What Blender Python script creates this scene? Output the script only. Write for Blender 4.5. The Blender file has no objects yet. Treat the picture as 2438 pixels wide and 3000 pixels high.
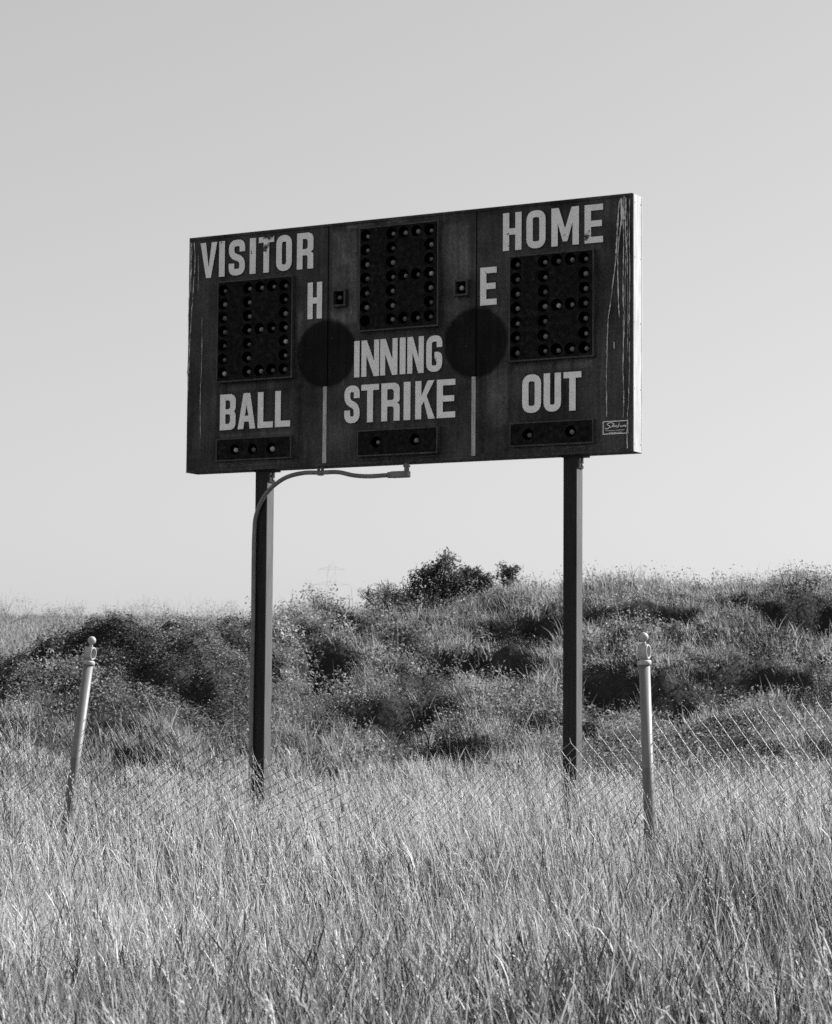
import bpy, bmesh, math, random
import numpy as np
from mathutils import Vector, Matrix
from mathutils.geometry import tessellate_polygon
random.seed(7)
RNG = np.random.default_rng(11)
SC = bpy.context.scene
COL = SC.collection
PI = math.pi

# ------------------------------------------------------------------ camera
EYE = 1.30
PITCH, ROLL = 0.0814732, 0.00714808
cd = bpy.data.cameras.new('camera')
cam = bpy.data.objects.new('camera', cd)
COL.objects.link(cam)
cd.sensor_fit = 'HORIZONTAL'
cd.sensor_width = 56.0
cd.lens = 7187.6 / 2438.0 * 56.0
cd.clip_start, cd.clip_end = 0.1, 3000
cd.dof.use_dof = True
cd.dof.focus_distance = 13.0
cd.dof.aperture_fstop = 20.0
F = Vector((0, math.cos(PITCH), math.sin(PITCH)))
U0 = Vector((0, -math.sin(PITCH), math.cos(PITCH)))
X0 = Vector((1, 0, 0))
cr, sr = math.cos(ROLL), math.sin(ROLL)
RX, UP = X0 * cr + U0 * sr, -X0 * sr + U0 * cr
m = Matrix((RX, UP, -F)).transposed().to_4x4()
m.translation = (0, 0, EYE)
cam.matrix_world = m
SC.camera = cam

# ------------------------------------------------------------------ sky + sun
SUN_AZ, SUN_EL = math.radians(66), math.radians(36)      # azimuth from +Y towards +X
w = bpy.data.worlds.new('World')
SC.world = w
w.use_nodes = True
nt = w.node_tree
nt.nodes.clear()
sky = nt.nodes.new('ShaderNodeTexSky')
sky.sky_type = 'NISHITA'
sky.sun_disc = False
sky.sun_elevation, sky.sun_rotation = SUN_EL, SUN_AZ
sky.air_density, sky.dust_density, sky.ozone_density = 1.0, 1.5, 1.0
bw = nt.nodes.new('ShaderNodeRGBToBW')                   # black-and-white film
bg = nt.nodes.new('ShaderNodeBackground')
bg.inputs['Strength'].default_value = 0.10
wo = nt.nodes.new('ShaderNodeOutputWorld')
nt.links.new(sky.outputs[0], bw.inputs[0])
pw = nt.nodes.new('ShaderNodeMath'); pw.operation = 'POWER'; pw.inputs[1].default_value = 0.54   # film response to the sky
ml = nt.nodes.new('ShaderNodeMath'); ml.operation = 'MULTIPLY'; ml.inputs[1].default_value = 1.53
nt.links.new(bw.outputs[0], pw.inputs[0]); nt.links.new(pw.outputs[0], ml.inputs[0])
nt.links.new(ml.outputs[0], bg.inputs['Color'])
nt.links.new(bg.outputs[0], wo.inputs['Surface'])
sl = bpy.data.lights.new('sun', 'SUN')
sl.energy, sl.angle, sl.color = 5.0, math.radians(0.53), (1, 1, 1)
so = bpy.data.objects.new('sun', sl)
COL.objects.link(so)
SDIR = Vector((math.sin(SUN_AZ) * math.cos(SUN_EL), math.cos(SUN_AZ) * math.cos(SUN_EL), math.sin(SUN_EL)))
so.rotation_euler = SDIR.to_track_quat('Z', 'Y').to_euler()
so.location = SDIR * 60
SC.view_settings.view_transform = 'Standard'
SC.view_settings.look = 'None'
SC.view_settings.gamma = 1
SC.cycles.use_denoising = False          # leave the fine grain, like the film's
SC.view_settings.exposure = 1.0


# ------------------------------------------------------------------ helpers
def new_mat(name, grey=0.2, rough=0.6, spec=0.3, metal=0.0):
    mt = bpy.data.materials.new(name)
    mt.use_nodes = True
    b = mt.node_tree.nodes['Principled BSDF']
    b.inputs['Base Color'].default_value = (grey, grey, grey, 1)
    b.inputs['Roughness'].default_value = rough
    b.inputs['Specular IOR Level'].default_value = spec
    b.inputs['Metallic'].default_value = metal
    return mt, mt.node_tree, b


class G:
    """tiny node-graph writer"""
    def __init__(s, nt): s.nt = nt
    def n(s, t, **kw):
        x = s.nt.nodes.new(t)
        for k, v in kw.items(): setattr(x, k, v)
        return x
    def l(s, a, b): s.nt.links.new(a, b)
    def coord(s, scale=(1, 1, 1), loc=(0, 0, 0)):
        t = s.n('ShaderNodeTexCoord'); mp = s.n('ShaderNodeMapping')
        mp.inputs['Scale'].default_value = scale; mp.inputs['Location'].default_value = loc
        s.l(t.outputs['Object'], mp.inputs['Vector']); return mp.outputs[0]
    def noise(s, vec, scale, detail=4, rough=0.55):
        x = s.n('ShaderNodeTexNoise'); x.inputs['Scale'].default_value = scale
        x.inputs['Detail'].default_value = detail; x.inputs['Roughness'].default_value = rough
        s.l(vec, x.inputs['Vector']); return x.outputs['Fac']
    def ramp(s, fac, stops):
        r = s.n('ShaderNodeValToRGB'); e = r.color_ramp.elements
        while len(e) < len(stops): e.new(0.5)
        for el, (p, v) in zip(e, stops): el.position = p; el.color = (v, v, v, 1)
        s.l(fac, r.inputs[0]); return r.outputs[0]
    def math(s, op, a, b=None, clamp=False):
        x = s.n('ShaderNodeMath'); x.operation = op; x.use_clamp = clamp
        for i, v in enumerate((a, b)):
            if v is None: continue
            if isinstance(v, (int, float)): x.inputs[i].default_value = v
            else: s.l(v, x.inputs[i])
        return x.outputs[0]
    def bump(s, h, strength, dist, bsdf):
        b = s.n('ShaderNodeBump'); b.inputs['Strength'].default_value = strength; b.inputs['Distance'].default_value = dist
        s.l(h, b.inputs['Height']); s.l(b.outputs[0], bsdf.inputs['Normal'])


def obj(name, bm_or_mesh, mat=None, parent=None, smooth=False, **props):
    if isinstance(bm_or_mesh, bmesh.types.BMesh):
        me = bpy.data.meshes.new(name); bm_or_mesh.normal_update(); bm_or_mesh.to_mesh(me); bm_or_mesh.free()
    else:
        me = bm_or_mesh
    if mat and not me.materials: me.materials.append(mat)
    if smooth: me.polygons.foreach_set('use_smooth', [True] * len(me.polygons))
    o = bpy.data.objects.new(name, me); COL.objects.link(o)
    if parent: o.parent = parent
    for k, v in props.items(): o[k] = v
    return o


def thing(name, label, cat, mat4=None, group=None):
    o = bpy.data.objects.new(name, None); COL.objects.link(o)
    o.empty_display_size = 0.2
    if mat4 is not None: o.matrix_world = mat4
    o['label'] = label; o['category'] = cat
    if group: o['group'] = group
    return o


def box(bm, x0, x1, y0, y1, z0, z1, bev=0.0):
    r = bmesh.ops.create_cube(bm, size=1.0)
    for v in r['verts']:
        v.co = Vector(((x0 + x1) / 2 + v.co.x * (x1 - x0), (y0 + y1) / 2 + v.co.y * (y1 - y0), (z0 + z1) / 2 + v.co.z * (z1 - z0)))
    if bev:
        es = list({e for v in r['verts'] for e in v.link_edges})
        bmesh.ops.bevel(bm, geom=es, offset=bev, segments=2, affect='EDGES', profile=0.5)


def tube(bm, pts, rad, n=10, cap=True):
    pts = [Vector(p) for p in pts]
    rings = []
    ref = None
    for i, p in enumerate(pts):
        t = (pts[min(i + 1, len(pts) - 1)] - pts[max(i - 1, 0)]).normalized()
        if ref is None:
            ref = Vector((0, 0, 1)) if abs(t.z) < 0.9 else Vector((1, 0, 0))
        a = t.cross(ref).normalized(); b = t.cross(a).normalized()
        ref = -b if False else a.cross(t).normalized()
        r = rad[i] if isinstance(rad, (list, tuple)) else rad
        rings.append([bm.verts.new(p + a * (r * math.cos(2 * PI * k / n)) + b * (r * math.sin(2 * PI * k / n))) for k in range(n)])
    for A, B in zip(rings[:-1], rings[1:]):
        for k in range(n):
            bm.faces.new((A[k], A[(k + 1) % n], B[(k + 1) % n], B[k]))
    if cap:
        bm.faces.new(rings[0]); bm.faces.new(rings[-1][::-1])


def lathe(bm, prof, n=24, centre=(0, 0, 0)):
    c = Vector(centre); rings = []
    for r, z in prof:
        rings.append([bm.verts.new(c + Vector((r * math.cos(2 * PI * k / n), r * math.sin(2 * PI * k / n), z))) for k in range(n)])
    for A, B in zip(rings[:-1], rings[1:]):
        for k in range(n): bm.faces.new((A[k], A[(k + 1) % n], B[(k + 1) % n], B[k]))
    bm.faces.new(rings[0][::-1]); bm.faces.new(rings[-1])


def catmull(P, per=8):
    P = [Vector(p) for p in P]; out = []
    Q = [P[0] * 2 - P[1]] + P + [P[-1] * 2 - P[-2]]
    for i in range(1, len(Q) - 2):
        for k in range(per):
            t = k / per; a, b, c, d = Q[i - 1:i + 3]
            out.append(0.5 * ((2 * b) + (c - a) * t + (2 * a - 5 * b + 4 * c - d) * t * t + (3 * b - a - 3 * c + d) * t ** 3))
    return out + [P[-1]]


# value noise in numpy
_tab = np.random.default_rng(5).random((256, 256))
def vnoise(x, y, s=1.0, o=0):
    x = np.asarray(x, float) * s + 37.3 + o * 11.7; y = np.asarray(y, float) * s + 91.1 + o * 5.3
    xi = np.floor(x).astype(int); yi = np.floor(y).astype(int); fx = x - xi; fy = y - yi
    fx = fx * fx * (3 - 2 * fx); fy = fy * fy * (3 - 2 * fy)
    g = lambda i, j: _tab[(xi + i) & 255, (yi + j) & 255]
    return (g(0, 0) * (1 - fx) + g(1, 0) * fx) * (1 - fy) + (g(0, 1) * (1 - fx) + g(1, 1) * fx) * fy
def fbm(x, y, s=1.0, o=0, oct=4):
    v = 0; a = 0.5
    for k in range(oct): v = v + a * vnoise(x, y, s * 2 ** k, o + k); a *= 0.5
    return v / (1 - 0.5 ** oct)
def sstep(t):
    t = np.clip(t, 0, 1); return t * t * (3 - 2 * t)


# ------------------------------------------------------------------ terrain
CX_ = [-60, -6.0, -5.0, -4.25, -3.88, -3.66, -2.7, -2.0, -1.57, -1.1, 0.2, 1.36, 2.5, 5.0, 60]
CZ_ = [1.1, 1.2, 1.48, 1.62, 1.74, 2.02, 2.04, 2.06, 2.12, 2.36, 2.50, 2.62, 2.68, 2.78, 3.0]
# (x, y, half width, length, depth) of the eroded hollows in the bank
NOTCH = [(-0.92, 26.4, 0.38, 1.5, 0.80), (0.30, 26.8, 0.40, 1.4, 0.65), (0.85, 26.6, 0.45, 1.5, 0.75), (0.1, 25.4, 0.35, 1.0, 0.45), (1.95, 25.4, 0.30, 1.0, 0.5), (2.75, 24.9, 0.40, 1.1, 0.5),
         (3.6, 25.3, 0.5, 1.1, 0.55), (4.3, 27.6, 0.7, 1.3, 0.6), (-0.75, 28.0, 0.4, 1.0, 0.4), (-3.4, 23.9, 0.6, 0.6, 0.3), (-4.0, 23.6, 0.5, 0.6, 0.3), (-2.2, 23.2, 0.4, 0.9, 0.4),
         (1.3, 27.6, 0.5, 1.0, 0.4), (4.6, 23.2, 0.6, 1.0, 0.5), (-0.2, 24.3, 0.4, 0.9, 0.35), (2.6, 27.4, 0.5, 0.9, 0.4), (-1.6, 25.2, 0.3, 0.8, 0.35), (0.2, 23.2, 0.5, 0.8, 0.3), (1.4, 24.0, 0.4, 0.8, 0.35)]
def terrain(x, y):
    x = np.asarray(x, float); y = np.asarray(y, float)
    rt = sstep((x + 2.4) / 1.8)
    yc = 24.8 + 4.8 * rt + 1.0 * (fbm(x, y * 0, 0.5, 3) - 0.5)
    cz = np.interp(x, CX_, CZ_)
    y0 = 19.0
    t = np.clip((y - y0) / (yc - y0), 0, 1)
    zb = cz * (0.45 * t + 0.55 * sstep(t))
    pl = np.interp(y, [20, 29, 40, 70, 120, 700], [1.3, 1.75, 2.35, 3.92, 4.6, 8.0])
    k = sstep((y - yc) / 3.5)
    z = zb * (1 - k) + pl * k
    onb = sstep((y - 18.5) / 2.0) * (1 - sstep((y - yc - 1) / 6.0))
    z = z + onb * (0.50 * (fbm(x, y, 0.8, 1) - 0.5) + 0.32 * (fbm(x, y, 2.2, 2) - 0.5) + 0.16 * (fbm(x, y, 6.0, 6, 2) - 0.5))
    mat = sstep((-1.6 - x) / 0.6) * sstep((y - 22.6) / 0.5) * (1 - sstep((y - 25.6) / 0.8))   # matted ledges of the left mound
    z = z + mat * (0.55 * (fbm(x * 0.5, y, 2.3, 7, 3) - 0.5) + 0.30 * (fbm(x * 0.7, y, 4.6, 8, 2) - 0.5))
    xw = x + 0.35 * (fbm(x, y, 2.1, 12, 3) - 0.5) * 2
    for cx, cy, wx, ly, d in NOTCH:
        g = np.exp(-((xw - cx) / wx) ** 2 * 1.4) * (0.55 + 0.9 * vnoise(x, y, 2.6, 17))
        wy = cy + 0.55 * (fbm(x, x * 0, 1.8, 9, 3) - 0.5)
        s = np.clip((y - (wy - ly)) / ly, 0, 1) * (1 - sstep((y - wy) / 0.22))
        z = z - 1.25 * d * g * s
    z = z + (1 - onb) * 0.10 * (fbm(x, y, 0.45, 4) - 0.5) * np.clip(np.asarray(y) / 8, 0.2, 1)
    return z

def notch_mask(x, y):
    v = np.zeros_like(x)
    for cx, cy, wx, ly, d in NOTCH:
        v = np.maximum(v, np.exp(-((x - cx) / (wx * 1.1)) ** 2) * sstep((y - (cy - ly)) / (0.5 * ly)) * (1 - sstep((y - cy - 0.1) / 0.35)))
    return v

xs = np.concatenate([-np.geomspace(700, 9.2, 34), np.arange(-9, 9.01, 0.09), np.geomspace(9.2, 700, 34)])
ys = np.concatenate([-np.geomspace(300, 2.2, 22), np.arange(-2, 17.6, 0.4), np.arange(17.8, 35, 0.09), np.geomspace(35.2, 900, 60)])
X, Y = np.meshgrid(xs, ys)
Z = terrain(X, Y)
nx, ny = len(xs), len(ys)
V = np.stack([X, Y, Z], -1).reshape(-1, 3)
ii = (np.arange(ny - 1)[:, None] * nx + np.arange(nx - 1)[None]).ravel()
FQ = np.stack([ii, ii + 1, ii + nx + 1, ii + nx], -1)


def mesh_np(name, V, FQ, smooth=False, tint=None):
    me = bpy.data.meshes.new(name)
    nf = len(FQ); k = FQ.shape[1]
    me.vertices.add(len(V)); me.vertices.foreach_set('co', V.astype(np.float32).ravel())
    me.loops.add(nf * k); me.loops.foreach_set('vertex_index', FQ.astype(np.int32).ravel())
    me.polygons.add(nf); me.polygons.foreach_set('loop_start', np.arange(0, nf * k, k, dtype=np.int32))
    if smooth: me.polygons.foreach_set('use_smooth', np.ones(nf, bool))
    if tint is not None:
        a = me.attributes.new('tint', 'FLOAT', 'POINT'); a.data.foreach_set('value', tint.astype(np.float32).ravel())
    me.update(calc_edges=True)
    return me

M_soil, nt_, b_ = new_mat('soil', 0.06, 0.95, 0.1)
g = G(nt_); c = g.coord()
g.l(g.ramp(g.noise(c, 3.0, 6), [(0.3, 0.015), (0.7, 0.05)]), b_.inputs['Base Color'])
g.bump(g.noise(c, 14, 6), 0.6, 0.05, b_)
obj('ground', mesh_np('ground', V, FQ, smooth=True), M_soil, kind='structure', label='uneven dark soil of the field and the grassy bank behind')


# ------------------------------------------------------------------ vegetation
def leaf_mat(name, lo, hi, trans=0.35, rough=0.55, spec=0.25):
    mt, nt_, b = new_mat(name, hi, rough, spec)
    g = G(nt_); a = g.n('ShaderNodeAttribute'); a.attribute_name = 'tint'
    col = g.ramp(a.outputs['Fac'], [(0.0, lo), (1.0, hi)])
    g.l(col, b.inputs['Base Color'])
    tr = g.n('ShaderNodeBsdfTranslucent'); g.l(col, tr.inputs['Color'])
    mx = g.n('ShaderNodeMixShader'); mx.inputs[0].default_value = trans
    out = nt_.nodes['Material Output']
    g.l(b.outputs[0], mx.inputs[1]); g.l(tr.outputs[0], mx.inputs[2]); g.l(mx.outputs[0], out.inputs['Surface'])
    return mt


def blades(x, y, h, wd, az, lean, curl, tint, K=4, zoff=0.0):
    """ribbons: root (x,y), height h, width wd, leaning to azimuth az by `lean` (radians), bending further by `curl`"""
    N = len(x); z = terrain(x, y) - 0.02 + zoff
    s = np.linspace(0, 1, K + 1)[None]                      # along the blade
    ang = lean[:, None] + curl[:, None] * s ** 1.6
    dl = h[:, None] / K
    am = 0.5 * (ang[:, 1:] + ang[:, :-1])
    hor = np.concatenate([np.zeros((N, 1)), np.cumsum(np.sin(am) * dl, 1)], 1)
    ver = np.concatenate([np.zeros((N, 1)), np.cumsum(np.cos(am) * dl, 1)], 1)
    px = x[:, None] + hor * np.cos(az)[:, None]; py = y[:, None] + hor * np.sin(az)[:, None]; pz = z[:, None] + ver
    tw = RNG.uniform(0, 2 * PI, N)[:, None] + RNG.normal(0, 0.5, N)[:, None] * s
    wprof = wd[:, None] * np.where(s < 0.5, 0.75 + 0.5 * s, 1.0 - 0.92 * ((s - 0.5) * 2) ** 1.5)
    ox = np.cos(tw) * wprof / 2; oy = np.sin(tw) * wprof / 2
    A = np.stack([px - ox, py - oy, pz], -1); B = np.stack([px + ox, py + oy, pz], -1)
    V = np.stack([A, B], 2).reshape(N, (K + 1) * 2, 3)
    base = (np.arange(N) * (K + 1) * 2)[:, None] + (np.arange(K) * 2)[None]
    Fq = np.stack([base, base + 1, base + 3, base + 2], -1).reshape(-1, 4)
    tips = np.stack([px[:, -1], py[:, -1], pz[:, -1]], -1)
    return V.reshape(-1, 3), Fq, np.repeat(tint, (K + 1) * 2), tips, ang[:, -1]


def join(parts):
    Vs, Fs, Ts, o = [], [], [], 0
    for V, Fq, T in parts:
        Vs.append(V); Fs.append(Fq + o); Ts.append(T); o += len(V)
    return np.concatenate(Vs), np.concatenate(Fs), np.concatenate(Ts)


def leaves(P, size, tint, flat=0.0, up=None):
    """rhombic folded leaves centred on P with random orientation"""
    N = len(P)
    d = RNG.normal(0, 1, (N, 3)); d[:, 2] *= 1 - flat; d /= np.linalg.norm(d, axis=1)[:, None]
    e = RNG.normal(0, 1, (N, 3)); e[:, 2] *= 1 - flat
    e -= (e * d).sum(1)[:, None] * d; e /= np.linalg.norm(e, axis=1)[:, None]
    nrm = np.cross(d, e); L = size[:, None]; Wd = L * RNG.uniform(0.3, 0.5, (N, 1))
    fold = nrm * L * RNG.uniform(-0.15, 0.25, (N, 1))
    V = np.stack([P - d * L * 0.5, P + e * Wd * 0.5 - d * L * 0.05 + fold, P + d * L * 0.5, P - e * Wd * 0.5 - d * L * 0.05 + fold], 1)
    i = np.arange(N)[:, None] * 4
    Fq = np.concatenate([i, i + 1, i + 2, i + 3], 1)
    return V.reshape(-1, 3), Fq, np.repeat(tint, 4)


def wedge(n, y0, y1, pad, power=1.0):
    """random points in the view wedge and a margin either side of it"""
    u = RNG.random(n) ** power
    y = y0 + (y1 - y0) * u
    x = (RNG.random(n) * 2 - 1) * (0.175 * y + pad)
    return x, y

# --- the meadow
M_grass = leaf_mat('grass_blade', 0.03, 0.80, 0.28, 0.55, 0.2)
parts = []
def tufted(n_t, per, y0, y1, pad, hmul, wlo, whi):
    tx, ty = wedge(n_t, y0, y1, pad, 0.9)
    hx = 0.55 + 0.9 * fbm(tx, ty, 0.55, 20, 3) + (0.12 + 0.22 * sstep((tx + 0.2) / 1.0)) * sstep((ty - 8.5) / 3)
    gap = fbm(tx, ty, 1.3, 30, 3)
    keep = RNG.random(n_t) < np.clip((gap - 0.40) * 7, 0.08, 1)
    tx, ty, hx = tx[keep], ty[keep], hx[keep]
    n = len(tx) * per
    ang = RNG.uniform(0, 2 * PI, n); rad = np.abs(RNG.normal(0, 0.05, n))
    x = np.repeat(tx, per) + rad * np.cos(ang); y = np.repeat(ty, per) + rad * np.sin(ang)
    hr = np.repeat(hx, per) * hmul
    leaf = RNG.random(n) < 0.77                            # leaf blades branching off the stems, at every height
    h = np.where(leaf, RNG.uniform(0.05, 0.17, n), hr * RNG.uniform(0.24, 0.66, n))
    zo = np.where(leaf, hr * RNG.uniform(0.02, 0.46, n), 0)
    wd = RNG.uniform(wlo, whi, n) * np.where(leaf, 1.0, 0.8)
    sp = np.where(leaf, 0.26, 0.075)
    wx = np.cos(ang) * sp * 0.7 + RNG.normal(0, 1, n) * sp - 0.05; wy = np.sin(ang) * sp * 0.7 + RNG.normal(0, 1, n) * sp
    az = np.arctan2(wy, wx); lean = np.minimum(np.hypot(wx, wy), 1.25)
    curl = np.abs(RNG.normal(0.15, 0.4, n)); big = RNG.random(n) < 0.12; curl[big] += RNG.uniform(0.6, 1.5, big.sum())
    tn = np.clip(np.repeat(RNG.normal(0.36, 0.19, len(tx)) + 0.6 * (fbm(tx, ty, 0.5, 25, 3) - 0.5), per) + RNG.normal(0, 0.30, n) + 0.7 * (RNG.random(n) < 0.09), 0, 1)
    return blades(x, y, h, wd, az, lean, curl, tn, K=3, zoff=zo)[:3]
parts.append(tufted(16500, 21, 3.4, 12.5, 0.9, 1.0, 0.0028, 0.0068))
parts.append(tufted(14500, 17, 10.5, 20.5, 1.2, 1.15, 0.0036, 0.0075))
Vg, Fg, Tg = join(parts)
obj('meadow_grass', mesh_np('meadow_grass', Vg, Fg, tint=Tg), M_grass, kind='stuff', label='tall pale meadow grass filling the foreground')

# --- seed stalks
M_stalk = leaf_mat('dry_stalk', 0.38, 0.75, 0.35, 0.6, 0.3)
def stalks(n, y0, y1, pad, hlo, hhi, lean_b=-0.16):
    x, y = wedge(n, y0, y1, pad, 0.9)
    h = RNG.uniform(hlo, hhi, n)
    wx = RNG.normal(lean_b, 0.14, n); wy = RNG.normal(0, 0.14, n)
    az, lean = np.arctan2(wy, wx), np.hypot(wx, wy)
    cu = np.abs(RNG.normal(0.25, 0.3, n)); tn = RNG.uniform(0.2, 0.9, n)
    V, Fq, T, tips, ta = blades(x, y, h, np.full(n, 0.0034), az, lean, cu, tn, K=6)
    per = 12                                               # spikelets along the head
    t = np.tile(np.linspace(0, 1, per), n); r = np.repeat(np.arange(n), per)
    hl = np.repeat(RNG.uniform(0.07, 0.16, n), per)
    dirv = np.stack([np.sin(ta) * np.cos(az), np.sin(ta) * np.sin(az), np.cos(ta)], -1)[r]
    P = tips[r] - dirv * (hl * t)[:, None] * 0.9 + RNG.normal(0, 0.0025, (len(r), 3))
    q = dirv + RNG.normal(0, 0.33, (len(r), 3)); q /= np.linalg.norm(q, axis=1)[:, None]
    e = np.cross(q, RNG.normal(0, 1, (len(r), 3))); e /= np.linalg.norm(e, axis=1)[:, None]
    L = 0.016; W_ = 0.0045
    Vh = np.stack([P, P + q * L * 0.5 + e * W_ / 2, P + q * L, P + q * L * 0.5 - e * W_ / 2], 1).reshape(-1, 3)
    i = np.arange(len(r))[:, None] * 4
    return [(V, Fq, T), (Vh, np.concatenate([i, i + 1, i + 2, i + 3], 1), np.repeat(tn[r], 4))]
Vs, Fs, Ts = join(stalks(700, 5.0, 12.0, 1.0, 0.45, 0.80) + stalks(2600, 10.5, 19.0, 1.2, 0.65, 1.08))
obj('seed_stalks', mesh_np('seed_stalks', Vs, Fs, tint=Ts), M_stalk, kind='stuff', label='thin pale seed stalks standing above the meadow grass')

# --- the bank: grass, leafy weeds, creeping ground cover
def bank_pts(n, y0, y1, xr=8.0):
    x = RNG.uniform(-xr, xr, n); y = RNG.uniform(y0, y1, n); return x, y
def steep(x, y):
    e = 0.08; return np.hypot((terrain(x + e, y) - terrain(x - e, y)) / (2 * e), (terrain(x, y + e) - terrain(x, y - e)) / (2 * e))
def ivy_zone(x, y):
    v = sstep((-1.25 - x) / 0.5) * sstep((y - 22.5) / 0.6) * sstep((27.0 - y) / 1.0) * sstep((x + 6.3) / 0.5)
    return v * ((fbm(x, y, 0.9, 41, 3) > 0.33) | (y > 23.2))
def leafy_zone(x, y): return fbm(x, y, 0.55, 52, 3)

M_bank = leaf_mat('bank_grass', 0.06, 0.72, 0.38, 0.6, 0.15)
n_t, per = 32000, 11
tx, ty = bank_pts(n_t, 19.6, 33.0)
st = steep(tx, ty)
k = (notch_mask(tx, ty) < 0.30 + 0.25 * RNG.random(n_t)) & ~((tx < -1.9) & (ty > 22.4)) & (RNG.random(n_t) < np.clip(1.5 - 1.1 * st, 0.02, 1)) & (ivy_zone(tx, ty) < 0.5) & (RNG.random(n_t) > np.clip((leafy_zone(tx, ty) - 0.5) * 3, 0, 0.6))
tx, ty = tx[k], ty[k]
n = len(tx) * per
ang = RNG.uniform(0, 2 * PI, n); rad = np.abs(RNG.normal(0, 0.07, n))
x = np.repeat(tx, per) + rad * np.cos(ang); y = np.repeat(ty, per) + rad * np.sin(ang)
h = np.repeat(0.5 + 1.0 * fbm(tx, ty, 0.9, 60, 3), per) * RNG.uniform(0.05, 0.21, n) * (1 + 0.7 * (RNG.random(n) < 0.06))
wx = np.cos(ang) * 0.28 + RNG.normal(-0.15, 0.15, n); wy = np.sin(ang) * 0.3 + RNG.normal(-0.08, 0.15, n)
tn = np.clip(np.repeat(RNG.normal(0.40, 0.2, len(tx)) + 0.9 * (fbm(tx, ty, 0.7, 70, 3) - 0.5), per) + RNG.normal(0, 0.14, n), 0, 1)
p1 = blades(x, y, h, RNG.uniform(0.0035, 0.0085, n), np.arctan2(wy, wx), np.hypot(wx, wy), np.abs(RNG.normal(0.35, 0.4, n)), tn, K=3)[:3]
obj('bank_grass', mesh_np('bank_grass', *p1[:2], tint=p1[2]), M_bank, kind='stuff', label='rough grass tufts covering the bank behind the scoreboard')

M_weed = leaf_mat('weed_leaf', 0.035, 0.60, 0.34, 0.55, 0.25)
n_p = 9000
px, py = bank_pts(n_p, 21.6, 30.5, 7.0)
k = (leafy_zone(px, py) > RNG.uniform(0.40, 0.62, n_p)) & (ivy_zone(px, py) < 0.5) & (steep(px, py) < 1.6) & (notch_mask(px, py) < 0.35) & (notch_mask(px, py + 0.3) < 0.5)
px, py = px[k], py[k]
per = 44; n = len(px) * per
R_ = np.repeat(RNG.uniform(0.08, 0.24, len(px)), per)
d = RNG.normal(0, 1, (n, 3)); d /= np.linalg.norm(d, axis=1)[:, None]; rr_ = RNG.random(n) ** 0.45
P = np.stack([np.repeat(px, per), np.repeat(py, per), np.repeat(terrain(px, py), per)], -1) + d * (R_ * rr_)[:, None] * np.array([1, 1, 0.85]) + np.array([0, 0, 1]) * (R_ * 0.75)[:, None]
tn = np.clip(np.repeat(RNG.normal(0.36, 0.22, len(px)), per) + RNG.normal(0, 0.09, n), 0, 1)
pw = leaves(P, RNG.uniform(0.016, 0.044, n), tn, 0.35)
# scrub: bushy clumps of leaves, thick above and below the hollows
nb = 420
bx = RNG.uniform(-6.5, 6.5, nb); by = RNG.uniform(22.0, 28.8, nb)
sel = RNG.random(nb) < 0.55
ni = RNG.integers(0, len(NOTCH), nb); NA = np.array(NOTCH)
bx = np.where(sel, NA[ni, 0] + RNG.normal(0, 0.55, nb), bx); by = np.where(sel, NA[ni, 1] + RNG.normal(0.40, 0.25, nb), by)
bx = np.concatenate([bx, RNG.uniform(-1.5, -0.1, 70), RNG.uniform(-1.7, 1.4, 110)]); by = np.concatenate([by, RNG.uniform(27.0, 29.2, 70), RNG.uniform(25.4, 27.2, 110)])
kb = (ivy_zone(bx, by) < 0.5) & (notch_mask(bx, by) < 0.35) & (notch_mask(bx, by + 0.35) < 0.5); bx, by = bx[kb], by[kb]; nb = len(bx); per = 260; n = nb * per
rb = (0.10 + 0.34 * RNG.random(nb) ** 1.8) * np.where(by > 27.5, 0.7, 1.0); sub = RNG.normal(0, 1, (nb, 9, 3)); sub /= np.linalg.norm(sub, axis=2)[:, :, None]; sub[:, :, 2] = np.abs(sub[:, :, 2])
pick = sub[np.repeat(np.arange(nb), per), RNG.integers(0, 9, n)]
rB = np.repeat(rb, per)[:, None]
Pb = np.stack([np.repeat(bx, per), np.repeat(by, per), np.repeat(terrain(bx, by), per)], -1) + pick * rB * np.array([1.2, 1.0, 0.9]) * RNG.random((n, 1)) ** 0.4 + np.clip(RNG.normal(0, 1, (n, 3)), -1.3, 1.3) * rB * 0.17
bright = 0.18 * np.exp(-((bx + 1.2) / 0.7) ** 2)
tb = np.clip(np.repeat(RNG.normal(0.30, 0.20, nb) + bright, per) + RNG.normal(0, 0.09, n), 0, 1)
pb_ = leaves(Pb, RNG.uniform(0.020, 0.056, n), tb, 0.25)
ns = nb * 7; wi = np.repeat(np.arange(nb), 7)              # woody stems sticking out of the clumps
ps_ = blades(bx[wi] + RNG.normal(0, 0.08, ns), by[wi] + RNG.normal(0, 0.08, ns), rb[wi] * RNG.uniform(0.8, 1.5, ns), RNG.uniform(0.004, 0.009, ns), RNG.uniform(0, 2 * PI, ns), np.abs(RNG.normal(0.5, 0.35, ns)), RNG.normal(0, 0.5, ns), RNG.uniform(0.0, 0.6, ns), K=3)[:3]
pw = join([pw, ps_])
pw = join([pw, pb_])
obj('leafy_weeds', mesh_np('leafy_weeds', *pw[:2], tint=pw[2]), M_weed, kind='stuff', label='leafy weeds mixed through the grass of the bank')

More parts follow.
